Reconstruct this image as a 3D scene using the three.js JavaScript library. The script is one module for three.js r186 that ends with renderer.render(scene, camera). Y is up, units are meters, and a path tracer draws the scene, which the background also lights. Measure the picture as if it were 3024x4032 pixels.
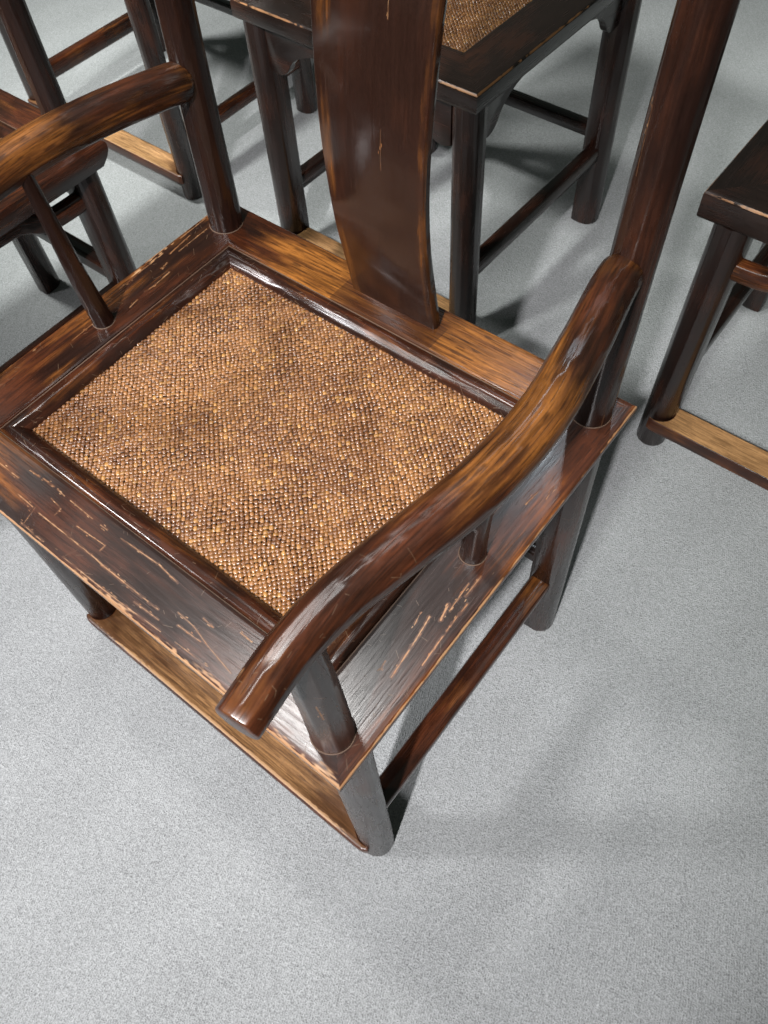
import * as THREE from 'three';
import { toCreasedNormals, mergeGeometries } from 'three/addons/utils/BufferGeometryUtils.js';

// ---------------------------------------------------------------- camera, exposure, surroundings, lamps
const scene = new THREE.Scene();
const renderer = new THREE.WebGLRenderer({ antialias: true });
renderer.toneMapping = THREE.LinearToneMapping;
renderer.toneMappingExposure = 1.0;
renderer.shadowMap.enabled = true;
renderer.setSize(768, 1024);
const camera = new THREE.PerspectiveCamera(65.53, 0.75, 0.02, 60);
camera.position.set(0.445, 1.167, 0.3204);
camera.lookAt(0.1412, 0.45, -0.0114);
camera.rotateZ(-0.092);
camera.focus = 0.82;
camera.userData.fStop = 22;
scene.background = new THREE.Color().setRGB(0.066, 0.080, 0.071);

// ceiling spotlights: [x, y, z, target x, y, z, candela, half angle, penumbra, radius in m, colour]
const LAMPS = [
  [0.80, 3.0, 2.05, -0.22, 0.1, 0.12, 80, 0.36, 1.0, 0.05, [1, 0.985, 1.0]],
  [-0.53, 3.0, -0.13, 0.08, 0.5, 0.22, 9, 0.26, 1.0, 0.11, [1, 0.98, 0.96]],
  [-2.35, 2.85, 2.25, -0.25, 0.1, 0.15, 48, 0.28, 1.0, 0.26, [0.99, 0.98, 1.0]],
  [-1.1, 3.0, 1.8, -0.85, 0.0, -1.35, 80, 0.36, 0.95, 0.20, [0.97, 1.0, 0.97]],
  [0.55, 3.0, 2.2, 0.65, 0.0, -1.25, 52, 0.26, 0.95, 0.20, [0.96, 1.0, 0.96]],
  [-0.50, 3.0, -1.9, 0.15, 0.6, 0.0, 2.5, 0.30, 1.0, 0.05, [0.84, 0.92, 1.0]],
  [1.7, 3.0, -1.5, 0.65, 0.0, -1.75, 40, 0.30, 1.0, 0.20, [0.96, 1.0, 0.96]],
  [-2.3, 3.0, -0.2, -1.35, 0.0, -1.05, 52, 0.42, 1.0, 0.20, [0.97, 1.0, 0.97]],
];

// ---------------------------------------------------------------- helpers
function rng(seed) { let s = seed >>> 0; return () => { s = (s + 0x6D2B79F5) | 0; let t = Math.imul(s ^ (s >>> 15), 1 | s); t = (t + Math.imul(t ^ (t >>> 7), 61 | t)) ^ t; return ((t ^ (t >>> 14)) >>> 0) / 4294967296; }; }
function hash(x, y, s) { let h = Math.imul(x, 374761393) + Math.imul(y, 668265263) + Math.imul(s, 2147483647 ^ 0x5bd1e995); h = Math.imul(h ^ (h >>> 13), 1274126177); return ((h ^ (h >>> 16)) >>> 0) / 4294967296; }
function noise(x, y, s) {
  const xi = Math.floor(x), yi = Math.floor(y); let fx = x - xi, fy = y - yi;
  fx = fx * fx * (3 - 2 * fx); fy = fy * fy * (3 - 2 * fy);
  const a = hash(xi, yi, s), b = hash(xi + 1, yi, s), c = hash(xi, yi + 1, s), d = hash(xi + 1, yi + 1, s);
  return a + (b - a) * fx + (c - a) * fy + (a - b - c + d) * fx * fy;
}
const fbm = (x, y, s, n = 3) => { let v = 0, a = 0.5, t = 0; for (let i = 0; i < n; i++) { v += a * noise(x, y, s + i); t += a; a *= 0.5; x *= 2.03; y *= 2.03; } return v / t; };
const clamp = (v, a = 0, b = 1) => Math.min(b, Math.max(a, v));
const sstep = (a, b, x) => { const t = clamp((x - a) / (b - a)); return t * t * (3 - 2 * t); };
const mix = (a, b, t) => a + (b - a) * t;
const mix3 = (a, b, t) => [mix(a[0], b[0], t), mix(a[1], b[1], t), mix(a[2], b[2], t)];
const toS = (v) => Math.round(255 * clamp(v <= 0.0031308 ? 12.92 * v : 1.055 * Math.pow(v, 1 / 2.4) - 0.055));

const names = new Map();
function numbered(n) { const k = names.get(n) || 0; names.set(n, k + 1); return k ? `${n}_${String(k).padStart(3, '0')}` : n; }
function thing(name, label, category, x, z, turn = 0, group) {
  const o = new THREE.Group(); o.name = numbered(name); o.position.set(x, 0, z); o.rotation.y = turn;
  o.userData = { label, category }; if (group) o.userData.group = group; scene.add(o); return o;
}
function part(name, geo, mat, parent) {
  const m = new THREE.Mesh(geo, mat); m.name = name; m.castShadow = m.receiveShadow = true; parent.add(m); return m;
}

// ---------------------------------------------------------------- wood
// A texture of a piece of wood L x W metres, grain along L. Colours are linear.
function wood({ seed, L, W, px = 1024, py = 256, dark = [0.0115, 0.0046, 0.0030], red = [0.054, 0.0140, 0.0046], amber = [0.185, 0.064, 0.0125], pale = [0.34, 0.20, 0.10], redAmount = 0.45, amberAt = () => 0, paleAt = null, scratches = [], hair = 0, hairAt = null, streak = 1, rough = 0.26, iorV = 1.5, bump = 0.00012, patch = null, grain = 0.25, haze = 0 }) {
  const col = new Uint8Array(px * py * 4), rb = new Uint8Array(px * py * 4), bm = new Uint8Array(px * py * 4);
  const lin = new Float32Array(px * py * 3), ro = new Float32Array(px * py), he = new Float32Array(px * py);
  for (let j = 0; j < py; j++) for (let i = 0; i < px; i++) {
    const x = (i + 0.5) / px * L, y = (j + 0.5) / py * W, k = j * px + i;
    const wob = (fbm(x * 5, y * 8, seed + 50, 2) - 0.5) * 0.012;
    const yy = y + wob;
    const g1 = fbm(x * 12, yy * 300, seed, 3), g2 = noise(x * 60, yy * 1000, seed + 7), g3 = fbm(x * 34, yy * 560, seed + 11, 2);
    const blot = fbm(x * 13, yy * 34, seed + 20, 4);
    const rW = sstep(0.52 - redAmount * 0.34, 0.98 - redAmount * 0.34, blot * 0.8 + g1 * 0.2);
    let c = mix3(dark, red, rW * (0.75 + 0.25 * g3));
    const am = amberAt(x, y);
    if (am > 0) {
      const w = sstep(0.66 - am * 0.58, 1.12 - am * 0.58, fbm(x * 15, yy * 42, seed + 30, 4) * 0.74 + g1 * 0.26);
      c = mix3(c, mix3(red, amber, 0.45 + 0.55 * g1), w * (0.72 + 0.28 * sstep(0.3, 0.65, g3)));
    }
    const fine = (g2 - 0.5) * 0.32 * streak + (g3 - 0.5) * 0.42 * streak + (noise(x * 420, yy * 900, seed + 70) - 0.5) * 0.25;
    c = [c[0] * (1 + fine), c[1] * (1 + fine), c[2] * (1 + fine)];
    const pore = sstep(0.64, 0.84, noise(x * 62, yy * 900, seed + 41)) * 0.5 * streak;
    c = mix3(c, dark, pore);
    if (grain) c = mix3(c, dark, grain * sstep(0.60, 0.80, noise(x * 5.5, yy * 430, seed + 45)) * (0.4 + 0.6 * noise(x * 30, yy * 200, seed + 46)));
    let r = rough + (blot - 0.5) * 0.14 + (g3 - 0.5) * 0.08, h = 0.5 + (g3 - 0.5) * 0.5 + (g2 - 0.5) * 0.25 - pore * 0.5;
    if (paleAt) {
      const pa = paleAt(x, y);
      if (pa > 0) {
        const w = sstep(0.80 - pa * 0.8, 1.0 - pa * 0.8, noise(x * 190, yy * 640, seed + 60) * 0.35 + fbm(x * 24, yy * 220, seed + 61, 3) * 0.65);
        c = mix3(c, mix3(amber, pale, 0.3 + 0.7 * g1), w * 0.9); r = mix(r, 0.5, w); h -= 0.15 * w;
      }
    }
    if (patch) { const p = patch(x, y); if (p[0] > 0) c = mix3(c, p[1], p[0]); }
    lin[k * 3] = c[0]; lin[k * 3 + 1] = c[1]; lin[k * 3 + 2] = c[2]; ro[k] = r; he[k] = h;
  }
  const R = rng(seed + 99);
  const line = (x0, y0, x1, y1, w, color, alpha, rag) => {     // metres
    const pad = w * 3, a0 = Math.max(0, Math.floor((Math.min(x0, x1) - pad) / L * px)), a1 = Math.min(px - 1, Math.ceil((Math.max(x0, x1) + pad) / L * px));
    const b0 = Math.max(0, Math.floor((Math.min(y0, y1) - pad) / W * py)), b1 = Math.min(py - 1, Math.ceil((Math.max(y0, y1) + pad) / W * py));
    const dx = x1 - x0, dy = y1 - y0, l2 = dx * dx + dy * dy + 1e-12, s = seed + Math.floor(R() * 1e5), aa = 0.5 * Math.max(L / px, W / py);
    for (let j = b0; j <= b1; j++) for (let i = a0; i <= a1; i++) {
      const x = (i + 0.5) / px * L, y = (j + 0.5) / py * W, t = clamp(((x - x0) * dx + (y - y0) * dy) / l2);
      const d = Math.hypot(x - x0 - t * dx, y - y0 - t * dy);
      let ww = w * (0.55 + 0.9 * noise(x * 350, y * 350, s));
      let al = alpha * (1 - sstep(ww - aa, ww + aa, d));
      if (rag) al *= sstep(rag * 0.55, rag * 0.55 + 0.25, noise(x * (Math.abs(dx) > Math.abs(dy) ? 170 : 700), y * 900, s + 1) * 0.6 + noise(x * 60, y * 120, s + 2) * 0.4);
      if (al <= 0) continue;
      const k = j * px + i;
      for (let q = 0; q < 3; q++) lin[k * 3 + q] = mix(lin[k * 3 + q], color[q], al);
      ro[k] = mix(ro[k], 0.55, al); he[k] -= 0.16 * al;
    }
  };
  for (const s of scratches) for (let i = 1; i + 3 < s.length; i += 2) line(s[i] / 1000, s[i + 1] / 1000, s[i + 2] / 1000, s[i + 3] / 1000, 0.0014 * Math.sqrt(s[0]), mix3(red, amber, 0.4), 0.28, 0.45);
  for (const s of scratches) {
    const w = 0.00036 * s[0];
    for (let i = 1; i + 3 < s.length; i += 2) line(s[i] / 1000, s[i + 1] / 1000, s[i + 2] / 1000, s[i + 3] / 1000, w, mix3(pale, amber, 0.15 + R() * 0.5), 0.85, 0.40);
    for (let n = 0; n < 3; n++) { const i = 1 + 2 * Math.floor(R() * ((s.length - 3) / 2)), t = R(), x = mix(s[i], s[i + 2], t) / 1000 + (R() - 0.5) * 0.012, y = mix(s[i + 1], s[i + 3], t) / 1000 + (R() - 0.5) * 0.005; line(x, y, x + 0.001 + R() * 0.002, y + (R() - 0.5) * 0.0006, 0.00035, mix3(pale, amber, R()), 0.8, 0); }
  }
  for (let n = 0; n < hair; n++) {
    const x = R() * L, y = R() * W; if (hairAt && R() > hairAt(x, y)) continue;
    const a = R() * Math.PI * 2, l = 0.002 + R() * R() * 0.016;
    line(x, y, x + Math.cos(a) * l, y + Math.sin(a) * l, 0.00022, [0.11, 0.07, 0.04], 0.35 + R() * 0.3, 0);
  }
  for (let k = 0; k < px * py; k++) {
    for (let q = 0; q < 3; q++) col[k * 4 + q] = toS(lin[k * 3 + q]);
    rb[k * 4] = rb[k * 4 + 2] = 255 * clamp(ro[k]); rb[k * 4 + 1] = 255 * clamp(ro[k], 0.08, 1);
    bm[k * 4] = bm[k * 4 + 1] = bm[k * 4 + 2] = 255 * clamp(he[k]);
    col[k * 4 + 3] = rb[k * 4 + 3] = bm[k * 4 + 3] = 255;
  }
  const tex = (d, srgb) => { const t = new THREE.DataTexture(d, px, py); t.wrapS = t.wrapT = THREE.MirroredRepeatWrapping; t.magFilter = THREE.LinearFilter; t.minFilter = THREE.LinearMipmapLinearFilter; t.generateMipmaps = true; if (srgb) t.colorSpace = THREE.SRGBColorSpace; t.needsUpdate = true; return t; };
  const m = new THREE.MeshPhysicalMaterial({ map: tex(col, true), roughnessMap: tex(rb), bumpMap: tex(bm), bumpScale: bump, roughness: 1, metalness: 0, ior: iorV, specularIntensity: 1 });
  if (haze) { m.clearcoat = haze; m.clearcoatRoughness = 0.5; } m.L = L; m.W = W; return m;
}
const FR = { front: [[1, 105, 38, 137, 38], [1, 139, 51, 154, 52], [1, 159, 53, 176, 53], [0.8, 182, 53, 194, 52], [1, 203, 52, 238, 51], [1, 153, 25, 178, 24], [1, 232, 36, 272, 38, 272, 31], [1, 183, 5, 217, 4], [1, 250, 51, 260, 51], [0.5, 180, 27, 186, 7], [0.45, 185, 42, 203, 40, 204, 31], [1.4, 189, 23, 269, 23, 287, 22, 317, 22, 350, 22, 364, 22], [1.5, 287, 22, 317, 22], [1, 248, 5, 305, 5, 338, 6, 382, 8], [1.1, 278, 53, 308, 54, 330, 55, 359, 52], [0.6, 381, 31, 402, 30, 427, 24, 461, 18], [0.8, 390, 22, 418, 23], [0.8, 404, 41, 418, 40], [0.8, 441, 51, 456, 51], [0.8, 340, 14, 372, 15], [0.7, 400, 9, 440, 10]],
  right: [[1.6, 324, 32, 354, 28, 390, 25], [1.2, 276, 23, 309, 21], [2.4, 304, 26, 321, 22], [1.3, 294, 12, 321, 12, 365, 10], [1, 326, 41, 339, 38], [0.8, 381, 38, 391, 37], [0.8, 139, 16, 156, 15], [0.6, 148, 25, 173, 28], [0.8, 263, 18, 289, 18]],
  left: [[1.6, 144, 41, 169, 43, 185, 42], [0.9, 81, 13, 120, 17], [1.3, 134, 26, 145, 30], [0.7, 46, 6, 92, 7], [0.9, 200, 44, 214, 46], [0.7, 60, 22, 110, 23], [0.6, 150, 10, 200, 12], [0.6, 250, 30, 290, 31]] };
const M = {};
M.dark = wood({ seed: 11, bump: 0.0002, hair: 90, iorV: 1.6, dark: [0.011, 0.0048, 0.0033], red: [0.044, 0.0115, 0.0042], L: 0.6, W: 0.14, redAmount: 0.42, rough: 0.27, scratches: [[0.6, 100, 40, 130, 41], [0.5, 300, 90, 330, 91], [0.6, 420, 20, 436, 21], [0.7, 200, 110, 206, 110]] });
M.post = wood({ seed: 23, iorV: 1.5, dark: [0.010, 0.0042, 0.0030], red: [0.036, 0.0105, 0.0045], L: 0.6, W: 0.14, redAmount: 0.28, rough: 0.25, scratches: [[0.3, 40, 30, 70, 30], [0.5, 110, 80, 122, 80], [0.3, 330, 60, 380, 62], [0.25, 350, 66, 390, 67]] });
M.arm = wood({ seed: 37, L: 0.6, W: 0.13, px: 1600, py: 400, redAmount: 0.5, rough: 0.29, streak: 1.1, bump: 0.00022, dark: [0.012, 0.0045, 0.0025], grain: 0.5, amber: [0.185, 0.068, 0.0130],
  amberAt: (x) => 0.18 + 0.58 * Math.exp(-Math.pow((x - 0.17) / 0.12, 2)), scratches: [[2, 452, 36, 455, 38], [2.2, 458, 62, 463, 62], [1.6, 478, 56, 481, 55], [0.7, 330, 40, 350, 41], [0.6, 300, 60, 330, 60]], hair: 300, hairAt: (x) => sstep(0.28, 0.45, x) });
M.front = wood({ seed: 41, haze: 0.42, L: 0.6, W: 0.065, px: 2000, py: 240, redAmount: 0.3, rough: 0.25, scratches: FR.front, hair: 120, hairAt: (x) => sstep(0.1, 0.5, x) * 0.9 + 0.05,
  amberAt: (x, y) => 0.5 * sstep(0.2, 0.1, x) + 0.25 * sstep(0.052, 0.06, y), paleAt: (x, y) => Math.max(0.95 * (1 - sstep(0.0006, 0.0022, Math.abs(y - 0.0004))), 0.42 * (1 - sstep(0.001, 0.012, y)) * sstep(0.12, 0.28, x)) });
M.right = wood({ seed: 53, haze: 0.42, amber: [0.20, 0.060, 0.0105], L: 0.49, W: 0.066, px: 1600, py: 240, redAmount: 0.5, rough: 0.27, scratches: FR.right, hair: 90, hairAt: (x) => sstep(0.15, 0.4, x),
  amberAt: (x, y) => 0.62 * Math.exp(-Math.pow((x - 0.2) / 0.07, 2)) * sstep(0.05, 0.02, y) + 0.4 * sstep(0.1, 0.03, x) + 0.45 * Math.exp(-Math.pow((x - 0.4) / 0.05, 2)) * sstep(0.03, 0.0, y) + 0.3 * sstep(0.012, 0, y), paleAt: (x, y) => 0.62 * (1 - sstep(0.0003, 0.003, y)) });
M.left = wood({ seed: 67, L: 0.49, W: 0.066, px: 1024, py: 220, redAmount: 0.7, rough: 0.27, scratches: FR.left, hair: 80, amberAt: (x, y) => 0.55 * sstep(0.045, 0.0, y) * (0.5 + 0.5 * noise(x * 14, 2, 9)) + 0.15, paleAt: (x, y) => 0.42 * (1 - sstep(0.001, 0.02, y)) * noise(x * 18, 4, 8) });
M.rear = wood({ seed: 71, grain: 0.45, amber: [0.225, 0.084, 0.0155], L: 0.6, W: 0.065, px: 1200, py: 220, redAmount: 0.85, rough: 0.25, streak: 1.2,
  amberAt: (x, y) => 0.28 + 0.66 * (Math.exp(-Math.pow((x - 0.18) / 0.075, 2)) + Math.exp(-Math.pow((x - 0.43) / 0.09, 2))),
  patch: (x, y) => { const a = Math.abs(x - 0.303); const inn = a < 0.0715 && y > 0.026 ? 1 : 0; const ln = Math.abs(a - 0.0715) < 0.0006 && y > 0.026 ? 1 : 0; return ln ? [0.5, [0.012, 0.006, 0.004]] : [inn * 0.6, [0.034, 0.012, 0.005]]; } });
M.bead = wood({ seed: 83, L: 0.5, W: 0.05, redAmount: 0.38, rough: 0.2, amberAt: (x, y) => 0.26, hair: 120 });
M.foot = wood({ seed: 97, L: 0.6, W: 0.06, px: 1400, py: 200, dark: [0.040, 0.017, 0.007], red: [0.088, 0.038, 0.014], amber: [0.245, 0.128, 0.052], redAmount: 0.95, rough: 0.36, streak: 1.0, grain: 0.65, bump: 0.0002, amberAt: (x) => 1.05 * sstep(0.0, 0.26, x) * sstep(0.0, 0.26, 0.6 - x), pale: [0.31, 0.175, 0.075], paleAt: (x, y) => 0.85 * (1 - sstep(0.002, 0.006 + 0.003 * noise(x * 40, 2, 4), y)) * sstep(0.02, 0.15, x) * sstep(0.02, 0.12, 0.6 - x), hair: 120 });
M.footPale = wood({ seed: 99, L: 0.6, W: 0.06, dark: [0.060, 0.026, 0.010], red: [0.13, 0.058, 0.021], amber: [0.36, 0.200, 0.085], redAmount: 0.95, rough: 0.4, streak: 0.8, grain: 0.35, amberAt: (x) => 1.3 * sstep(0.0, 0.16, x) * sstep(0.0, 0.16, 0.6 - x) });
M.footEdge = wood({ seed: 98, L: 0.6, W: 0.06, redAmount: 0.8, rough: 0.34, amberAt: () => 0.3 });
M.splat = wood({ seed: 101, L: 0.62, W: 0.14, redAmount: 0.4, rough: 0.2, streak: 0.55, bump: 0.0001, dark: [0.0145, 0.0062, 0.0042], red: [0.029, 0.0098, 0.0052], grain: 0.1,
  amberAt: (x, y) => 0.42 * (1 - sstep(0.008, 0.016, Math.min(y, 0.122 - y))), scratches: [[0.25, 200, 52, 240, 52], [0.25, 330, 50, 370, 52]] });
M.stretcher = wood({ seed: 113, L: 0.5, W: 0.12, redAmount: 0.85, rough: 0.26, amberAt: () => 0.25 });

// cane
M.cane = new THREE.MeshPhysicalMaterial({ color: new THREE.Color().setRGB(1, 1, 1), roughness: 0.33, ior: 1.55 });
M.caneBase = new THREE.MeshStandardMaterial({ color: new THREE.Color().setRGB(0.03, 0.011, 0.004), roughness: 0.7 });

M.wax = new THREE.MeshStandardMaterial({ color: new THREE.Color().setRGB(0.070, 0.040, 0.024), roughness: 0.7 }); M.wax.L = M.wax.W = 1;
// carpet
{
  const n = 1536, size = 0.95, R = rng(5), raw = new Float32Array(n * n), b = new Float32Array(n * n);
  for (let k = 0; k < n * n; k++) raw[k] = R();
  const at = (x, y) => raw[((y + n) % n) * n + ((x + n) % n)];
  for (let y = 0; y < n; y++) for (let x = 0; x < n; x++) {
    let v = 0; for (let dy = -1; dy <= 1; dy++) for (let dx = -1; dx <= 1; dx++) v += at(x + dx, y + dy) * (dx || dy ? (dx && dy ? 0.6 : 1) : 1.6);
    b[y * n + x] = v / 8;
  }
  const c = new Uint8Array(n * n * 4), h = new Uint8Array(n * n * 4);
  const per = 2 * Math.PI / n;
  for (let y = 0; y < n; y++) for (let x = 0; x < n; x++) {
    const k = y * n + x, f = (b[k] - 0.5) * 3.2 + (raw[((y >> 1) % n) * n + (((x >> 1) + 700) % n)] - 0.5) * 0.55;
    const rib = 0.06 * Math.sin(per * 300 * (x + 3 * Math.sin(per * 5 * y)));
    const big = 0.05 * (Math.sin(per * 2 * x + 1) * Math.sin(per * 3 * y) + Math.sin(per * (5 * x + 3 * y)));
    let v = 0.228 * (1 + f * 0.40 + rib + big * 0.5);
    if (raw[(k * 7) % (n * n)] > 0.9965) v *= 0.45;
    v = clamp(v, 0.05, 0.7);
    c[k * 4] = toS(v * 0.975); c[k * 4 + 1] = toS(v * 1.0); c[k * 4 + 2] = toS(v * 1.005); c[k * 4 + 3] = 255;
    h[k * 4] = h[k * 4 + 1] = h[k * 4 + 2] = 255 * clamp(0.5 + f * 0.5 + rib * 2); h[k * 4 + 3] = 255;
  }
  const tx = (d, srgb) => { const t = new THREE.DataTexture(d, n, n); t.wrapS = t.wrapT = THREE.RepeatWrapping; t.repeat.set(1 / size, 1 / size); t.magFilter = THREE.LinearFilter; t.minFilter = THREE.LinearMipmapLinearFilter; t.generateMipmaps = true; if (srgb) t.colorSpace = THREE.SRGBColorSpace; t.needsUpdate = true; return t; };
  M.carpet = new THREE.MeshStandardMaterial({ map: tx(c, true), bumpMap: tx(h), bumpScale: 0.0012, roughness: 1 });
}

// ---------------------------------------------------------------- geometry
function finish(pos, uv, idx, crease = 0.75) {
  let g = new THREE.BufferGeometry();
  g.setAttribute('position', new THREE.Float32BufferAttribute(pos, 3)); g.setAttribute('uv', new THREE.Float32BufferAttribute(uv, 2));
  let vol = 0; const v = (i) => [pos[i * 3], pos[i * 3 + 1], pos[i * 3 + 2]];
  for (let t = 0; t < idx.length; t += 3) { const [a, b, c] = [v(idx[t]), v(idx[t + 1]), v(idx[t + 2])]; vol += a[0] * (b[1] * c[2] - b[2] * c[1]) - a[1] * (b[0] * c[2] - b[2] * c[0]) + a[2] * (b[0] * c[1] - b[1] * c[0]); }
  if (vol < 0) for (let t = 0; t < idx.length; t += 3) { const k = idx[t + 1]; idx[t + 1] = idx[t + 2]; idx[t + 2] = k; }
  g.setIndex(idx); return toCreasedNormals(g, crease);
}
const V = (x, y, z) => new THREE.Vector3(x, y, z);
// sweep a closed section along points; section(t) gives [[n, b], ...]; ref sets the n axis; b = n x tangent
function sweep(pts, section, { ref = V(1, 0, 0), seg = 24, round0 = 0, round1 = 0, m = M.dark, off = 0, crease = 0.75, straight = false } = {}) {
  const P = pts.map((p) => V(...p)), curve = straight || P.length === 2 ? null : new THREE.CatmullRomCurve3(P, false, 'centripetal');
  const pos = [], uv = [], idx = [], ring = section(0).length, rows = [];
  const sample = (t) => curve ? [curve.getPointAt(t), curve.getTangentAt(t)] : [P[0].clone().lerp(P[P.length - 1], t), P[P.length - 1].clone().sub(P[0]).normalize()];
  const len = curve ? curve.getLength() : P[0].distanceTo(P[P.length - 1]);
  const ts = []; const n = curve ? seg : 1; for (let i = 0; i <= n; i++) ts.push([i / n, 0, 0]);
  const K = 4;
  if (round0) { const a = []; for (let k = 0; k < K; k++) { const f = k / K * Math.PI / 2; a.push([round0 * (1 - Math.sin(f)) / len * 0 + round0 / len * (1 - Math.cos(Math.PI / 2 - f)) * 0 + (round0 * (1 - Math.sin(f))) / len * 0, round0 * (1 - Math.sin(f)), -round0 * Math.sin(Math.PI / 2 - f) + round0]); } ts.splice(0, 1, ...a.map((q) => [0, q[1], (round0 - q[2])]).map((q, i) => { const f = i / K * Math.PI / 2; return [0, round0 * (1 - Math.sin(f)), round0 * (1 - Math.cos(f))]; }), [0, 0, round0]); }
  if (round1) { const last = []; for (let k = K; k >= 0; k--) { const f = k / K * Math.PI / 2; last.push([1, round1 * (1 - Math.sin(f)), -round1 * (1 - Math.cos(f))]); } ts.splice(ts.length - 1, 1, ...last); }
  for (const [t, shrink, shift] of ts) {
    const [c, T] = sample(t); const N = ref.clone().addScaledVector(T, -ref.dot(T)).normalize(), B = new THREE.Vector3().crossVectors(N, T);
    const s = section(t); let around = 0; const row = [];
    for (let k = 0; k <= ring; k++) {
      const [a0, b0] = s[k % ring]; const l = Math.hypot(a0, b0), f = Math.max(0.05, (l - shrink) / l), a = a0 * f, b = b0 * f;
      if (k) around += Math.hypot(s[k % ring][0] - s[k - 1][0], s[k % ring][1] - s[k - 1][1]);
      const q = c.clone().addScaledVector(N, a).addScaledVector(B, b).addScaledVector(T, shift);
      row.push(pos.length / 3); pos.push(q.x, q.y, q.z); uv.push((t * len + shift + off) / m.L, (around + off * 0.37) / m.W);
    }
    rows.push(row);
  }
  for (let i = 0; i + 1 < rows.length; i++) for (let k = 0; k < ring; k++) idx.push(rows[i][k], rows[i + 1][k], rows[i][k + 1], rows[i][k + 1], rows[i + 1][k], rows[i + 1][k + 1]);
  for (const [row, flip] of [[rows[0], 1], [rows[rows.length - 1], 0]]) {
    const c = V(0, 0, 0); for (let k = 0; k < ring; k++) c.add(V(pos[row[k] * 3], pos[row[k] * 3 + 1], pos[row[k] * 3 + 2])); c.multiplyScalar(1 / ring);
    const ci = pos.length / 3; pos.push(c.x, c.y, c.z); uv.push(uv[row[0] * 2] + 0.01, uv[row[0] * 2 + 1] + 0.05);
    for (let k = 0; k < ring; k++) flip ? idx.push(ci, row[k], row[k + 1]) : idx.push(ci, row[k + 1], row[k]);
  }
  return finish(pos, uv, idx, crease);
}
const ellipse = (rx, ry, n = 28) => Array.from({ length: n }, (_, k) => [rx * Math.cos(k / n * 2 * Math.PI), ry * Math.sin(k / n * 2 * Math.PI)]);
// leg section: round outside, square (softened) towards the inner corner. sx, sz: where outside is
function legSection(a, sx, sz, n = 36) {
  return Array.from({ length: n }, (_, k) => { const th = (k + 0.5) / n * 2 * Math.PI, c = Math.cos(th), s = Math.sin(th); let r = a; if (c * sx < 0 && s * sz < 0) { const p = 9; r = a / Math.pow(Math.pow(Math.abs(c), p) + Math.pow(Math.abs(s), p), 1 / p); } return [c * r, s * r]; });
}
function rectSection(w, h, r = 0.003, top = 0) { // rounded rectangle, optional domed top
  const o = []; for (const [cx, cy, a0] of [[w / 2 - r, h / 2 - r, 0], [-w / 2 + r, h / 2 - r, 90], [-w / 2 + r, -h / 2 + r, 180], [w / 2 - r, -h / 2 + r, 270]]) for (let k = 0; k <= 4; k++) { const a = (a0 + k * 22.5) / 180 * Math.PI; o.push([cx + r * Math.cos(a), cy + r * Math.sin(a)]); }
  return o;
}
// mitred rail: profile [[s, y], ...] from the outer edge inward; frame of outer half sizes hw, hd; side: 0 front, 1 right, 2 rear, 3 left
function rail(side, hw, hd, h, profile, m, s0 = 0, ratio = 1) {
  const pos = [], uv = [], idx = [], len = side % 2 ? hd : hw, n = 20; let vv = 0, pv = null;
  const vs = profile.map((p) => { if (pv) vv += Math.hypot(p[0] - pv[0], p[1] - pv[1]); pv = p; return p; });
  // v follows s on top faces, and the length of the profile before s = 0
  const base = []; let acc = 0; for (let i = 0; i < vs.length; i++) { if (i) acc += Math.hypot(vs[i][0] - vs[i - 1][0], vs[i][1] - vs[i - 1][1]); base.push(acc); }
  const topAt = vs.findIndex((p) => p[2]); const v0 = topAt >= 0 ? base[topAt] - vs[topAt][0] : 0;
  for (let i = 0; i <= n; i++) for (let k = 0; k < vs.length; k++) {
    const s = vs[k][0] + s0, inset = (side % 2 ? s / ratio : s * ratio) , L = len - inset, a = -L + 2 * L * i / n, y = h + vs[k][1];
    let x, z;
    if (side === 0) { x = a; z = hd - s; } else if (side === 1) { x = hw - s; z = a; } else if (side === 2) { x = a; z = -hd + s; } else { x = -hw + s; z = a; }
    pos.push(x, y, z); uv.push((a + len) / m.L, (base[k] - v0) / m.W);
  }
  const q = vs.length;
  for (let i = 0; i < n; i++) for (let k = 0; k < q; k++) { const k2 = (k + 1) % q; idx.push(i * q + k, (i + 1) * q + k, i * q + k2, i * q + k2, (i + 1) * q + k, (i + 1) * q + k2); }
  for (const i of [0, n]) for (let k = 1; k + 1 < q; k++) idx.push(i * q, i * q + k, i * q + k + 1);
  return finish(pos, uv, idx, 0.6);
}
const blockProfile = (w, t) => [[0.003, -t], [0.0008, -t + 0.0022], [0, -t + 0.005], [0, -0.005], [0.0007, -0.002], [0.0024, -0.0004], [0.005, 0, 1], [0.0065, 0.00002], [w * 0.5, 0.00002], [w - 0.0045, 0.00002], [w - 0.003, 0], [w - 0.001, -0.0008], [w, -0.003], [w, -t]];
const railProfile = (w, t) => [[0.012, -t], [0.004, -t * 0.62], [0.0006, -t * 0.38], [0, -0.006], [0.0008, -0.0022], [0.0028, -0.0004], [0.006, 0, 1], [0.0075, 0.00002], [w * 0.5, 0.00002], [w - 0.0045, 0.00002], [w - 0.003, 0], [w - 0.001, -0.0008], [w, -0.004], [w, -t]];
const beadProfile = (w = 0.026) => [[0, -0.02], [0.0005, -0.0035], [0.0015, -0.0014], [0.004, 0.0006], [0.008, 0.0016], [0.012, 0.0014], [0.016, -0.0002], [0.0195, -0.003], [0.0225, -0.007], [w - 0.001, -0.012], [w, -0.02]];
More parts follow.
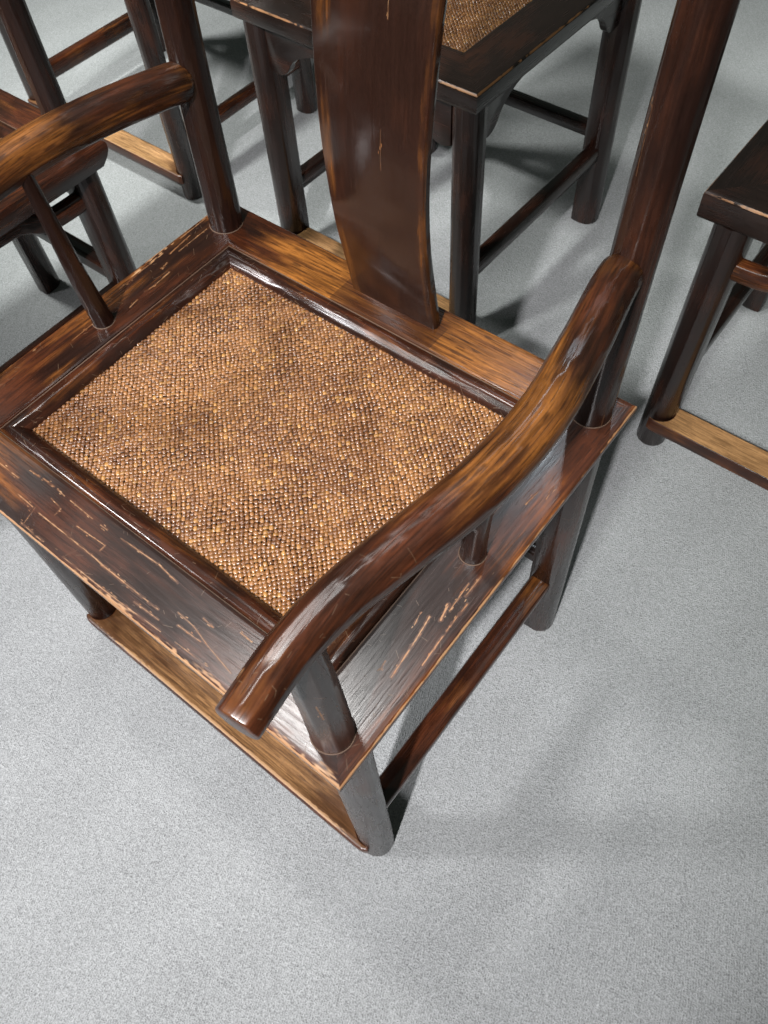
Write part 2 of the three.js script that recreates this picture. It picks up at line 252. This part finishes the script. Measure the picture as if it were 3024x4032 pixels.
function frame(g, hw, hd, h, w, t, mats, bead, prof = railProfile) {
  const wd = w * 0.985;
  [0, 1, 2, 3].forEach((s) => part('seat_rail', rail(s, hw, hd, h, prof(s % 2 ? w : wd, t), mats[s], 0, w / wd), mats[s], g));
  if (bead) for (const s of [0, 1, 2, 3]) part('joint_line', rail(s, hw, hd, h, [[0, -0.006], [0, -0.0022], [0.0007, -0.0020], [0.0014, -0.0022], [0.0014, -0.006]], M.wax, (s % 2 ? w : wd) - 0.0008, w / wd), M.wax, g);
  if (bead) [0, 1, 2, 3].forEach((s) => part('seat_molding', rail(s, hw - w, hd - wd, h, beadProfile(), M.bead), M.bead, g));
}
// woven cane: pillows of strands over a dark ground
const pillow = (() => {
  const pos = [], uv = [], idx = [], nu = 6, nv = 5;
  for (let i = 0; i <= nu; i++) for (let j = 0; j <= nv; j++) {
    const u = i / nu * 2 - 1, v = j / nv * 2 - 1, end = Math.sqrt(Math.max(0, 1 - Math.pow(Math.abs(u), 2.6)));
    pos.push(u, Math.cos(u * Math.PI / 2) * 0.75 + 0.25 * end - Math.pow(Math.abs(v), 3) * 0.55 - 0.1, v * (0.72 + 0.28 * end)); uv.push(i / nu, j / nv);
  }
  for (let i = 0; i < nu; i++) for (let j = 0; j < nv; j++) { const a = i * (nv + 1) + j, b = a + nv + 1; idx.push(a, a + 1, b, b, a + 1, b + 1); }
  const g = new THREE.BufferGeometry(); g.setAttribute('position', new THREE.Float32BufferAttribute(pos, 3)); g.setAttribute('uv', new THREE.Float32BufferAttribute(uv, 2)); g.setIndex(idx); g.computeVertexNormals(); return g;
})();
function caneSeat(g, hx, hz, y, pitch, seed, tint = 1) {
  const b = part('cane_seat', new THREE.BoxGeometry(hx * 2, 0.004, hz * 2).translate(0, y - 0.0075, 0), M.caneBase, g);
  const R = rng(seed), spots = [], n = Math.ceil((hx + hz) * 1.5 / pitch), A = -0.80, ca = Math.cos(A), sa = Math.sin(A);
  const toneA = [], toneB = []; for (let i = 0; i < 2 * n + 1; i++) { toneA.push(R()); toneB.push(R()); }
  for (let i = -n; i <= n; i++) for (let j = -n; j <= n; j++) {
    const wx = (fbm(i * 0.12, j * 0.12, seed, 2) - 0.5) * pitch * 1.6, wz = (fbm(i * 0.12 + 40, j * 0.12, seed, 2) - 0.5) * pitch * 1.6;
    const p = i * pitch + wx, q = j * pitch + wz, x = p * ca - q * sa, z = p * sa + q * ca;
    if (Math.abs(x) > hx || Math.abs(z) > hz) continue;
    spots.push([x, z, (i + j) & 1, i + n, j + n]);
  }
  const im = new THREE.InstancedMesh(pillow, M.cane, spots.length), e = new THREE.Matrix4(), c = new THREE.Color();
  const rot = new THREE.Euler(), q = new THREE.Quaternion(), sc = V(1, 1, 1);
  const sag = (x, z) => -0.003 * (1 - (x / hx) ** 2) * (1 - (z / hz) ** 2);
  spots.forEach(([x, z, k, i, j], n) => {
    rot.set((R() - 0.5) * 0.14, -A + (k ? Math.PI / 2 : 0) + (R() - 0.5) * 0.14, (R() - 0.5) * 0.14); q.setFromEuler(rot);
    const wide = pitch * (k ? 0.44 : 0.40) * (0.85 + R() * 0.3);
    sc.set(pitch * (0.62 + R() * 0.16), pitch * 0.28 * (0.75 + R() * 0.5), wide);
    e.compose(V(x + (R() - 0.5) * pitch * 0.12, y + sag(x, z) - 0.0015 + (R() - 0.5) * 0.0005, z + (R() - 0.5) * pitch * 0.12), q, sc); im.setMatrixAt(n, e);
    const patch = fbm(x * 26 + 9, z * 26, seed + 3, 3), st = k ? toneB[i] : toneA[j];
    const t = clamp(0.46 + (patch - 0.47) * 0.95 + (st - 0.5) * 0.3 + (R() - 0.5) * 0.7);
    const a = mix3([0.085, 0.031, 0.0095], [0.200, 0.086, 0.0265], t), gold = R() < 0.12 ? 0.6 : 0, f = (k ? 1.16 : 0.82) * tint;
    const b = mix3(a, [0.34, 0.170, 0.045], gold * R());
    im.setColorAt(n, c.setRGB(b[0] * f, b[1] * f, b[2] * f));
  });
  im.name = 'cane_weave'; im.userData.kind = 'stuff'; im.castShadow = im.receiveShadow = true; b.add(im);
}
// leg with a slight outward splay
function leg(g, x, z, sx, sz, a, top, m, splay = 0.0, off = 0, r = 0.004) {
  part('leg', sweep([[x + sx * splay, 0, z], [x, top, z]], () => legSection(a, sx, sz), { m, off, round0: r }), m, g);
}
function footrest(g, x, z, a, top, m, thick = 0.022) { // between the front legs, notched round them, ends curling in front
  const s = new THREE.Shape(), zf = 0.0285, zb = -0.020, N = 14;
  s.moveTo(-x - 0.008, zf - 0.004);
  s.quadraticCurveTo(-x - 0.004, zf, -x + 0.006, zf); s.lineTo(x - 0.006, zf); s.quadraticCurveTo(x + 0.004, zf, x + 0.008, zf - 0.004);
  const r = a + 0.0012, a0 = Math.asin((zf - 0.005) / r > 1 ? 1 : (zf - 0.005) / r);
  for (let k = 0; k <= N; k++) { const t = Math.PI * 0.40 + (Math.PI * 1.22 - Math.PI * 0.40) * k / N; s.lineTo(x + r * Math.cos(t), r * Math.sin(t)); }
  s.lineTo(x - r * 0.9, zb); s.lineTo(-x + r * 0.9, zb);
  for (let k = N; k >= 0; k--) { const t = Math.PI * 0.40 + (Math.PI * 1.22 - Math.PI * 0.40) * k / N; s.lineTo(-x - r * Math.cos(t), r * Math.sin(t)); }
  const ge = new THREE.ExtrudeGeometry(s, { depth: thick - 0.006, bevelEnabled: true, bevelThickness: 0.003, bevelSize: 0.0022, bevelSegments: 3, curveSegments: 8 });
  const p = ge.attributes.position, u = ge.attributes.uv;
  for (let i = 0; i < p.count; i++) { const X = p.getX(i), Y = p.getY(i), Z = p.getZ(i); p.setXYZ(i, X, top - thick + 0.003 + Z, z + Y); u.setXY(i, (X + 0.3) / m.L, (zf - Y + (Z < 0.006 ? 0.02 : 0)) / m.W); }
  p.needsUpdate = true; part('footrest', toCreasedNormals(ge, 0.6), [m, M.footEdge], g);
}
// board under a rail with a dropped head by each leg; runs along x from -l to l, thickness th, drop in the middle d0, at the heads d1
function apronGeo(l, d0, d1, head, th, m) {
  const s = new THREE.Shape(); s.moveTo(-l, 0); s.lineTo(l, 0); s.lineTo(l, -d1 * 0.86);
  s.quadraticCurveTo(l - head * 0.22, -d1 * 1.0, l - head * 0.36, -d1 * 0.74); s.quadraticCurveTo(l - head * 0.5, -d0 * 1.3, l - head * 1.2, -d0);
  s.lineTo(-l + head * 1.2, -d0); s.quadraticCurveTo(-l + head * 0.5, -d0 * 1.3, -l + head * 0.36, -d1 * 0.74); s.quadraticCurveTo(-l + head * 0.22, -d1 * 1.0, -l, -d1 * 0.86);
  const ge = new THREE.ExtrudeGeometry(s, { depth: th - 0.003, bevelEnabled: true, bevelThickness: 0.0015, bevelSize: 0.0012, bevelSegments: 2, curveSegments: 8 }).translate(0, 0, -th / 2);
  const u = ge.attributes.uv; for (let i = 0; i < u.count; i++) u.setXY(i, (u.getX(i) + 0.3) / m.L, u.getY(i) / m.W);
  return toCreasedNormals(ge, 0.6);
}
function apron(g, x, y, z, turn, l, d0, d1, head, m) { const o = part('apron', apronGeo(l, d0, d1, head, 0.014, m), m, g); o.position.set(x, y, z); o.rotation.y = turn; }

// ---------------------------------------------------------------- the floor
{
  const g = new THREE.PlaneGeometry(14, 14); g.rotateX(-Math.PI / 2); const p = g.attributes.position, u = g.attributes.uv;
  const a = 0.35; for (let i = 0; i < p.count; i++) { const x = p.getX(i), z = p.getZ(i); u.setXY(i, x * Math.cos(a) - z * Math.sin(a), x * Math.sin(a) + z * Math.cos(a)); }
  const f = new THREE.Mesh(g, M.carpet); f.name = 'floor'; f.receiveShadow = true; f.userData.kind = 'structure'; scene.add(f);
}

// ---------------------------------------------------------------- yoke-back armchair
function armchair(g, mats, weavePitch, seed) {
  const hw = 0.30, hd = 0.2447, h = 0.51, X = 0.265, zf = 0.2115, zr = -0.208, a = 0.0228;
  frame(g, hw, hd, h, 0.066, 0.030, mats, true);
  caneSeat(g, hw - 0.088, hd - 0.086, h - 0.0085, weavePitch, seed);
  for (const sx of [1, -1]) for (const [z, sz] of [[zf, 1], [zr, -1]]) leg(g, X * sx, z - (sz > 0 ? 0.007 : 0), sx, sz, a, h - 0.029, M.dark, 0.006, 0.13 * sx + 0.07 * sz + 0.4);
  for (const sx of [1, -1]) {
    const px = [[X * sx, h - 0.002, zr], [X * sx, 0.65, zr - 0.003], [X * sx * 0.998, 0.80, zr - 0.008], [X * sx * 0.992, 0.95, zr - 0.022], [X * sx * 0.985, 1.16, zr - 0.055]];
    part('rear_post', sweep(px, (t) => ellipse(mix(0.0212, 0.0175, t), mix(0.0212, 0.0175, t)), { m: M.post, off: sx > 0 ? 0.05 : 0.31 }), M.post, g);
    part('front_post', sweep([[X * sx, h - 0.002, zf], [X * sx * 0.999, 0.60, zf + 0.001], [X * sx * 0.997, 0.705, zf + 0.004]], (t) => ellipse(mix(0.0192, 0.0160, t), mix(0.0192, 0.0160, t)), { m: M.dark, off: sx > 0 ? 0.21 : 0.4 }), M.dark, g);
    const arm = [[0.262, 0.699, zr + 0.004], [0.266, 0.702, -0.178], [0.2815, 0.706, -0.101], [0.2925, 0.7065, -0.019], [0.2885, 0.706, 0.06], [0.2750, 0.705, 0.126], [0.266, 0.7055, 0.178], [0.2645, 0.7065, 0.222], [0.271, 0.707, 0.276]].map((p) => [p[0] * sx, p[1], p[2]]);
    part('armrest', sweep(arm, (t) => { const w = 0.0192 + 0.0012 * Math.sin(Math.PI * clamp(t * 1.15)) - 0.0030 * sstep(0.55, 1, t); return ellipse(w, w * (1.08 - 0.1 * t), 32); }, { m: M.arm, off: 0.0, seg: 48, round0: 0.011, round1: 0.0016, ref: V(1, 0, 0) }), M.arm, g);
    part('arm_spindle', sweep([[0.262 * sx, h - 0.002, 0.003], [0.2665 * sx, 0.575, 0.0055], [0.2735 * sx, 0.64, 0.005], [0.281 * sx, 0.70, 0.004]], (t) => ellipse(mix(0.0128, 0.0072, t), mix(0.0128, 0.0072, t), 20), { m: M.post, off: sx > 0 ? 0.12 : 0.5 }), M.post, g);
    for (const [px, pz, pr] of [[X * sx, zr, 0.0214], [X * sx, zf, 0.0194], [0.262 * sx, 0.003, 0.0130]]) part('joint_line', new THREE.TorusGeometry(pr, 0.0007, 6, 36).rotateX(Math.PI / 2).translate(px, h + 0.0002, pz), M.wax, g);
    part('side_stretcher', sweep([[X * sx, 0.150, zf - 0.01], [X * sx, 0.150, zr + 0.01]], () => rectSection(0.030, 0.026, 0.009), { m: M.stretcher, off: sx > 0 ? 0.03 : 0.2 }), M.stretcher, g);
  }
  part('rear_stretcher', sweep([[-X + 0.01, 0.185, zr], [X - 0.01, 0.185, zr]], () => rectSection(0.026, 0.024, 0.008), { m: M.dark, ref: V(0, 1, 0), off: 0.2 }), M.dark, g);
  footrest(g, X + 0.003, zf - 0.007, a, 0.066, M.foot);
  for (const [x, z, turn, l] of [[0, zf, 0, X - a], [0, zr, 0, X - a], [X, 0, Math.PI / 2, zf - a], [-X, 0, Math.PI / 2, zf - a]]) apron(g, x, h - 0.0312, z, turn, l, 0.022, 0.05, 0.06, M.dark);
  // splat, S-curved, and the yoke rail above the frame of the picture
  const sp = [[0.003, h - 0.002, -0.2155], [0.003, 0.56, -0.2075], [0.003, 0.605, -0.200], [0.003, 0.65, -0.1955], [0.003, 0.705, -0.194], [0.003, 0.755, -0.1965], [0.003, 0.80, -0.2015], [0.003, 0.85, -0.209], [0.003, 0.95, -0.236], [0.003, 1.05, -0.264], [0.003, 1.15, -0.270]];
  part('splat', sweep(sp, (t) => rectSection(0.122 + 0.012 * sstep(0.2, 0.6, t), 0.0135, 0.0045), { m: M.splat, seg: 40, off: 0.0 }), M.splat, g);
  part('top_rail', sweep([[-0.33, 1.150, -0.250], [-0.24, 1.165, -0.262], [-0.1, 1.175, -0.276], [0, 1.185, -0.280], [0.1, 1.175, -0.276], [0.24, 1.165, -0.262], [0.33, 1.150, -0.250]], () => ellipse(0.019, 0.0165), { m: M.post, ref: V(0, 0, 1), round0: 0.005, round1: 0.005 }), M.post, g);
}
const near = thing('armchair', 'large dark lacquered armchair in front with woven cane seat and scratched front rail', 'armchair', 0, 0);
armchair(near, [M.front, M.right, M.rear, M.left], 0.0045, 3);

// same kind of armchair, behind on the left
const far = near.clone(); far.name = numbered('armchair'); far.position.set(-1.222, 0, -0.853);
far.userData = { label: 'armchair far back left, only its pale worn footrest, legs and dark stretchers showing', category: 'armchair' };
scene.add(far);
far.children.filter((c) => c.name === 'footrest').forEach((c) => { c.material = [M.footPale, M.footEdge]; });
far.children.filter((c) => c.name === 'side_stretcher').forEach((c, i) => { c.scale.y = i ? 1.55 : 1.15; c.position.y = (i ? 0.105 : 0.128) - 0.15 * c.scale.y; });

// ---------------------------------------------------------------- plainer chairs round it
M.plain = wood({ seed: 149, iorV: 1.5, L: 0.6, W: 0.12, dark: [0.010, 0.0048, 0.0036], red: [0.036, 0.011, 0.005], redAmount: 0.4, rough: 0.25 });
M.edge = wood({ seed: 151, pale: [0.25, 0.12, 0.045], L: 0.6, W: 0.12, dark: [0.011, 0.006, 0.0045], red: [0.035, 0.012, 0.006], redAmount: 0.3, rough: 0.27, paleAt: (x, y) => 0.55 * (1 - sstep(0.0006, 0.0024, Math.abs(y - 0.0005))) });

function sideChair(g, o) {
  const hw = o.w / 2, hd = o.d / 2, h = o.h, X = hw - o.inset, Z = hd - o.insetZ, a = o.a;
  frame(g, hw, hd, h, o.rail, o.t, o.mats || [M.edge, M.edge, M.edge, M.edge], o.bead, o.bead ? railProfile : blockProfile);
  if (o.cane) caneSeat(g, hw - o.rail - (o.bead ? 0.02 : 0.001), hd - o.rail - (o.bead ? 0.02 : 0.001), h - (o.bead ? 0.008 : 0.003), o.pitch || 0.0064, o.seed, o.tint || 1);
  else part('seat_mat', new THREE.BoxGeometry(2 * (hw - o.rail) - 0.002, 0.012, 2 * (hd - o.rail) - 0.002).translate(0, h - 0.0065 + (o.matUp || 0), 0), o.seatMat, g);
  for (const sx of [1, -1]) for (const sz of [1, -1]) leg(g, X * sx, Z * sz, sx, sz, a, h - o.t + 0.001, M.plain, 0.004, 0.1 * sx + 0.05 * sz + 0.3);
  for (const sx of [1, -1]) {
    part('side_stretcher', sweep([[X * sx, o.side, Z - 0.01], [X * sx, o.side, -Z + 0.01]], () => rectSection(0.030, 0.032, 0.008), { m: M.plain, off: 0.1 + sx * 0.05 }), M.plain, g);
    if (o.back) part('rear_post', sweep([[X * sx, h - 0.002, -Z], [X * sx, 0.75, -Z - 0.006], [X * sx * 0.99, 1.05, -Z - 0.05]], (t) => ellipse(mix(a * 0.82, a * 0.7, t), mix(a * 0.82, a * 0.7, t)), { m: M.post, off: 0.2 }), M.post, g);
  }
  if (o.back) {
    part('top_rail', sweep([[-X * 0.99 - 0.03, 1.05, -Z - 0.05], [0, 1.07, -Z - 0.075], [X * 0.99 + 0.03, 1.05, -Z - 0.05]], () => ellipse(0.018, 0.016), { m: M.post, ref: V(0, 0, 1), round0: 0.004, round1: 0.004 }), M.post, g);
    part('splat', sweep([[0, h - 0.002, -Z], [0, 0.66, -Z + 0.014], [0, 0.85, -Z - 0.008], [0, 1.06, -Z - 0.07]], () => rectSection(0.13, 0.012, 0.004), { m: M.splat, seg: 24 }), M.splat, g);
  }
  part('rear_stretcher', sweep([[-X + 0.01, o.rear, -Z], [X - 0.01, o.rear, -Z]], () => rectSection(0.028, 0.026, 0.007), { m: M.plain, ref: V(0, 1, 0) }), M.plain, g);
  if (o.foot) footrest(g, X + 0.0035, Z + 0.002, a, o.foot, M.footPale, 0.026);
  if (o.apron) {
    const [d0, d1, head] = o.apron;
    for (const [x, z, turn, l] of [[0, Z + a * 0.3, 0, X - a], [0, -Z, 0, X - a], [X, 0, Math.PI / 2, Z - a], [-X, 0, Math.PI / 2, Z - a]]) apron(g, x, h - o.t - 0.001, z, turn, l, d0, d1, head, M.plain);
  }
  if (o.hump) for (const [x0, z0, x1, z1] of [[-X, Z, X, Z], [-X, -Z, X, -Z], [X, -Z, X, Z], [-X, -Z, -X, Z]]) {
    const y = o.hump, f = (t, up) => [mix(x0, x1, t), y + up, mix(z0, z1, t)];
    part('upper_stretcher', sweep([f(0.02, 0), f(0.10, 0), f(0.18, 0.004), f(0.26, 0.026), f(0.34, 0.030), f(0.66, 0.030), f(0.74, 0.026), f(0.82, 0.004), f(0.90, 0), f(0.98, 0)], () => rectSection(0.030, 0.024, 0.008), { m: M.stretcher, ref: V(0, 1, 0), seg: 40 }), M.stretcher, g);
  }
}
const B = thing('side_chair', 'dark chair with square frame and brown woven seat standing right behind the tall back splat', 'chair', -0.388, -0.862, -0.02);
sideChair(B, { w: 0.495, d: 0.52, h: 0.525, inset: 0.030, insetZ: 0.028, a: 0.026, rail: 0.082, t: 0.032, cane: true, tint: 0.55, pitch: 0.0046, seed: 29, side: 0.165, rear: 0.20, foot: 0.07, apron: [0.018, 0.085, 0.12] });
const C = thing('side_chair', 'left-edge chair with cane seat and round post, half hidden by the left armrest', 'chair', -0.824, 0.005, -Math.PI / 2);
sideChair(C, { w: 0.57, d: 0.435, h: 0.462, inset: 0.036, insetZ: 0.046, a: 0.0245, rail: 0.058, t: 0.042, mats: [M.stretcher, M.stretcher, M.stretcher, M.stretcher], bead: true, cane: true, seed: 17, side: 0.20, rear: 0.185, hump: 0.37, back: true });
const F = thing('side_chair', 'dark chair cut off by the right edge, with solid dark seat and pale worn footrest', 'chair', 0.447, -0.843, 0);
sideChair(F, { w: 0.50, d: 0.47, h: 0.505, inset: 0.046, insetZ: 0.026, a: 0.026, rail: 0.10, t: 0.040, seatMat: M.plain, side: 0.165, rear: 0.2, foot: 0.075, hump: 0.395 });

// ---------------------------------------------------------------- the ceiling spotlights (above the frame)
{
  const body = new THREE.MeshStandardMaterial({ color: 0x1a1a1a, roughness: 0.5 });
  LAMPS.forEach(([x, y, z, tx, ty, tz, cd, half, pen, rad, col], i) => {
    const dir = V(tx - x, ty - y, tz - z).normalize();
    const t = new THREE.Group(); t.name = numbered('track_spotlight'); t.position.set(x, y, z); t.quaternion.setFromUnitVectors(V(0, -1, 0), dir);
    t.userData = { label: ['black ceiling spotlight in front of the near armchair, to its right', 'black ceiling spotlight straight above the near armchair', 'black ceiling spotlight farthest to the front left', 'black ceiling spotlight on the left, turned towards the rear chairs', 'black ceiling spotlight on the right, turned towards the rear chairs', 'black ceiling spotlight behind the chairs, giving a bluish light', 'black ceiling spotlight far right over the rear row', 'black ceiling spotlight far left over the rear row'][i], category: 'spotlight', group: 'ceiling spotlights above the chairs' }; scene.add(t);
    part('housing', new THREE.LatheGeometry([[0.001, 0.16], [rad + 0.005, 0.16], [rad + 0.015, 0.15], [rad + 0.015, 0.0], [rad + 0.008, 0.0], [rad + 0.008, 0.012]].map((p) => new THREE.Vector2(...p)), 28), body, t);
    const lens = part('lamp_lens', new THREE.CircleGeometry(rad, 28).rotateX(Math.PI / 2).translate(0, 0.006, 0), new THREE.MeshStandardMaterial({ color: 0x222222, emissive: new THREE.Color().setRGB(...col), emissiveIntensity: 6 }), t);
    lens.castShadow = false;
    const L = new THREE.SpotLight(new THREE.Color().setRGB(...col), cd, 0, half, pen, 2);
    L.name = 'spot'; L.position.copy(V(x, y, z).addScaledVector(dir, 0.012)); L.target.position.set(tx, ty, tz); L.castShadow = true; L.shadow.radius = rad / 0.02;
    L.shadow.mapSize.set(2048, 2048); L.shadow.bias = -0.0005; scene.add(L, L.target);
  });
}
renderer.render(scene, camera);
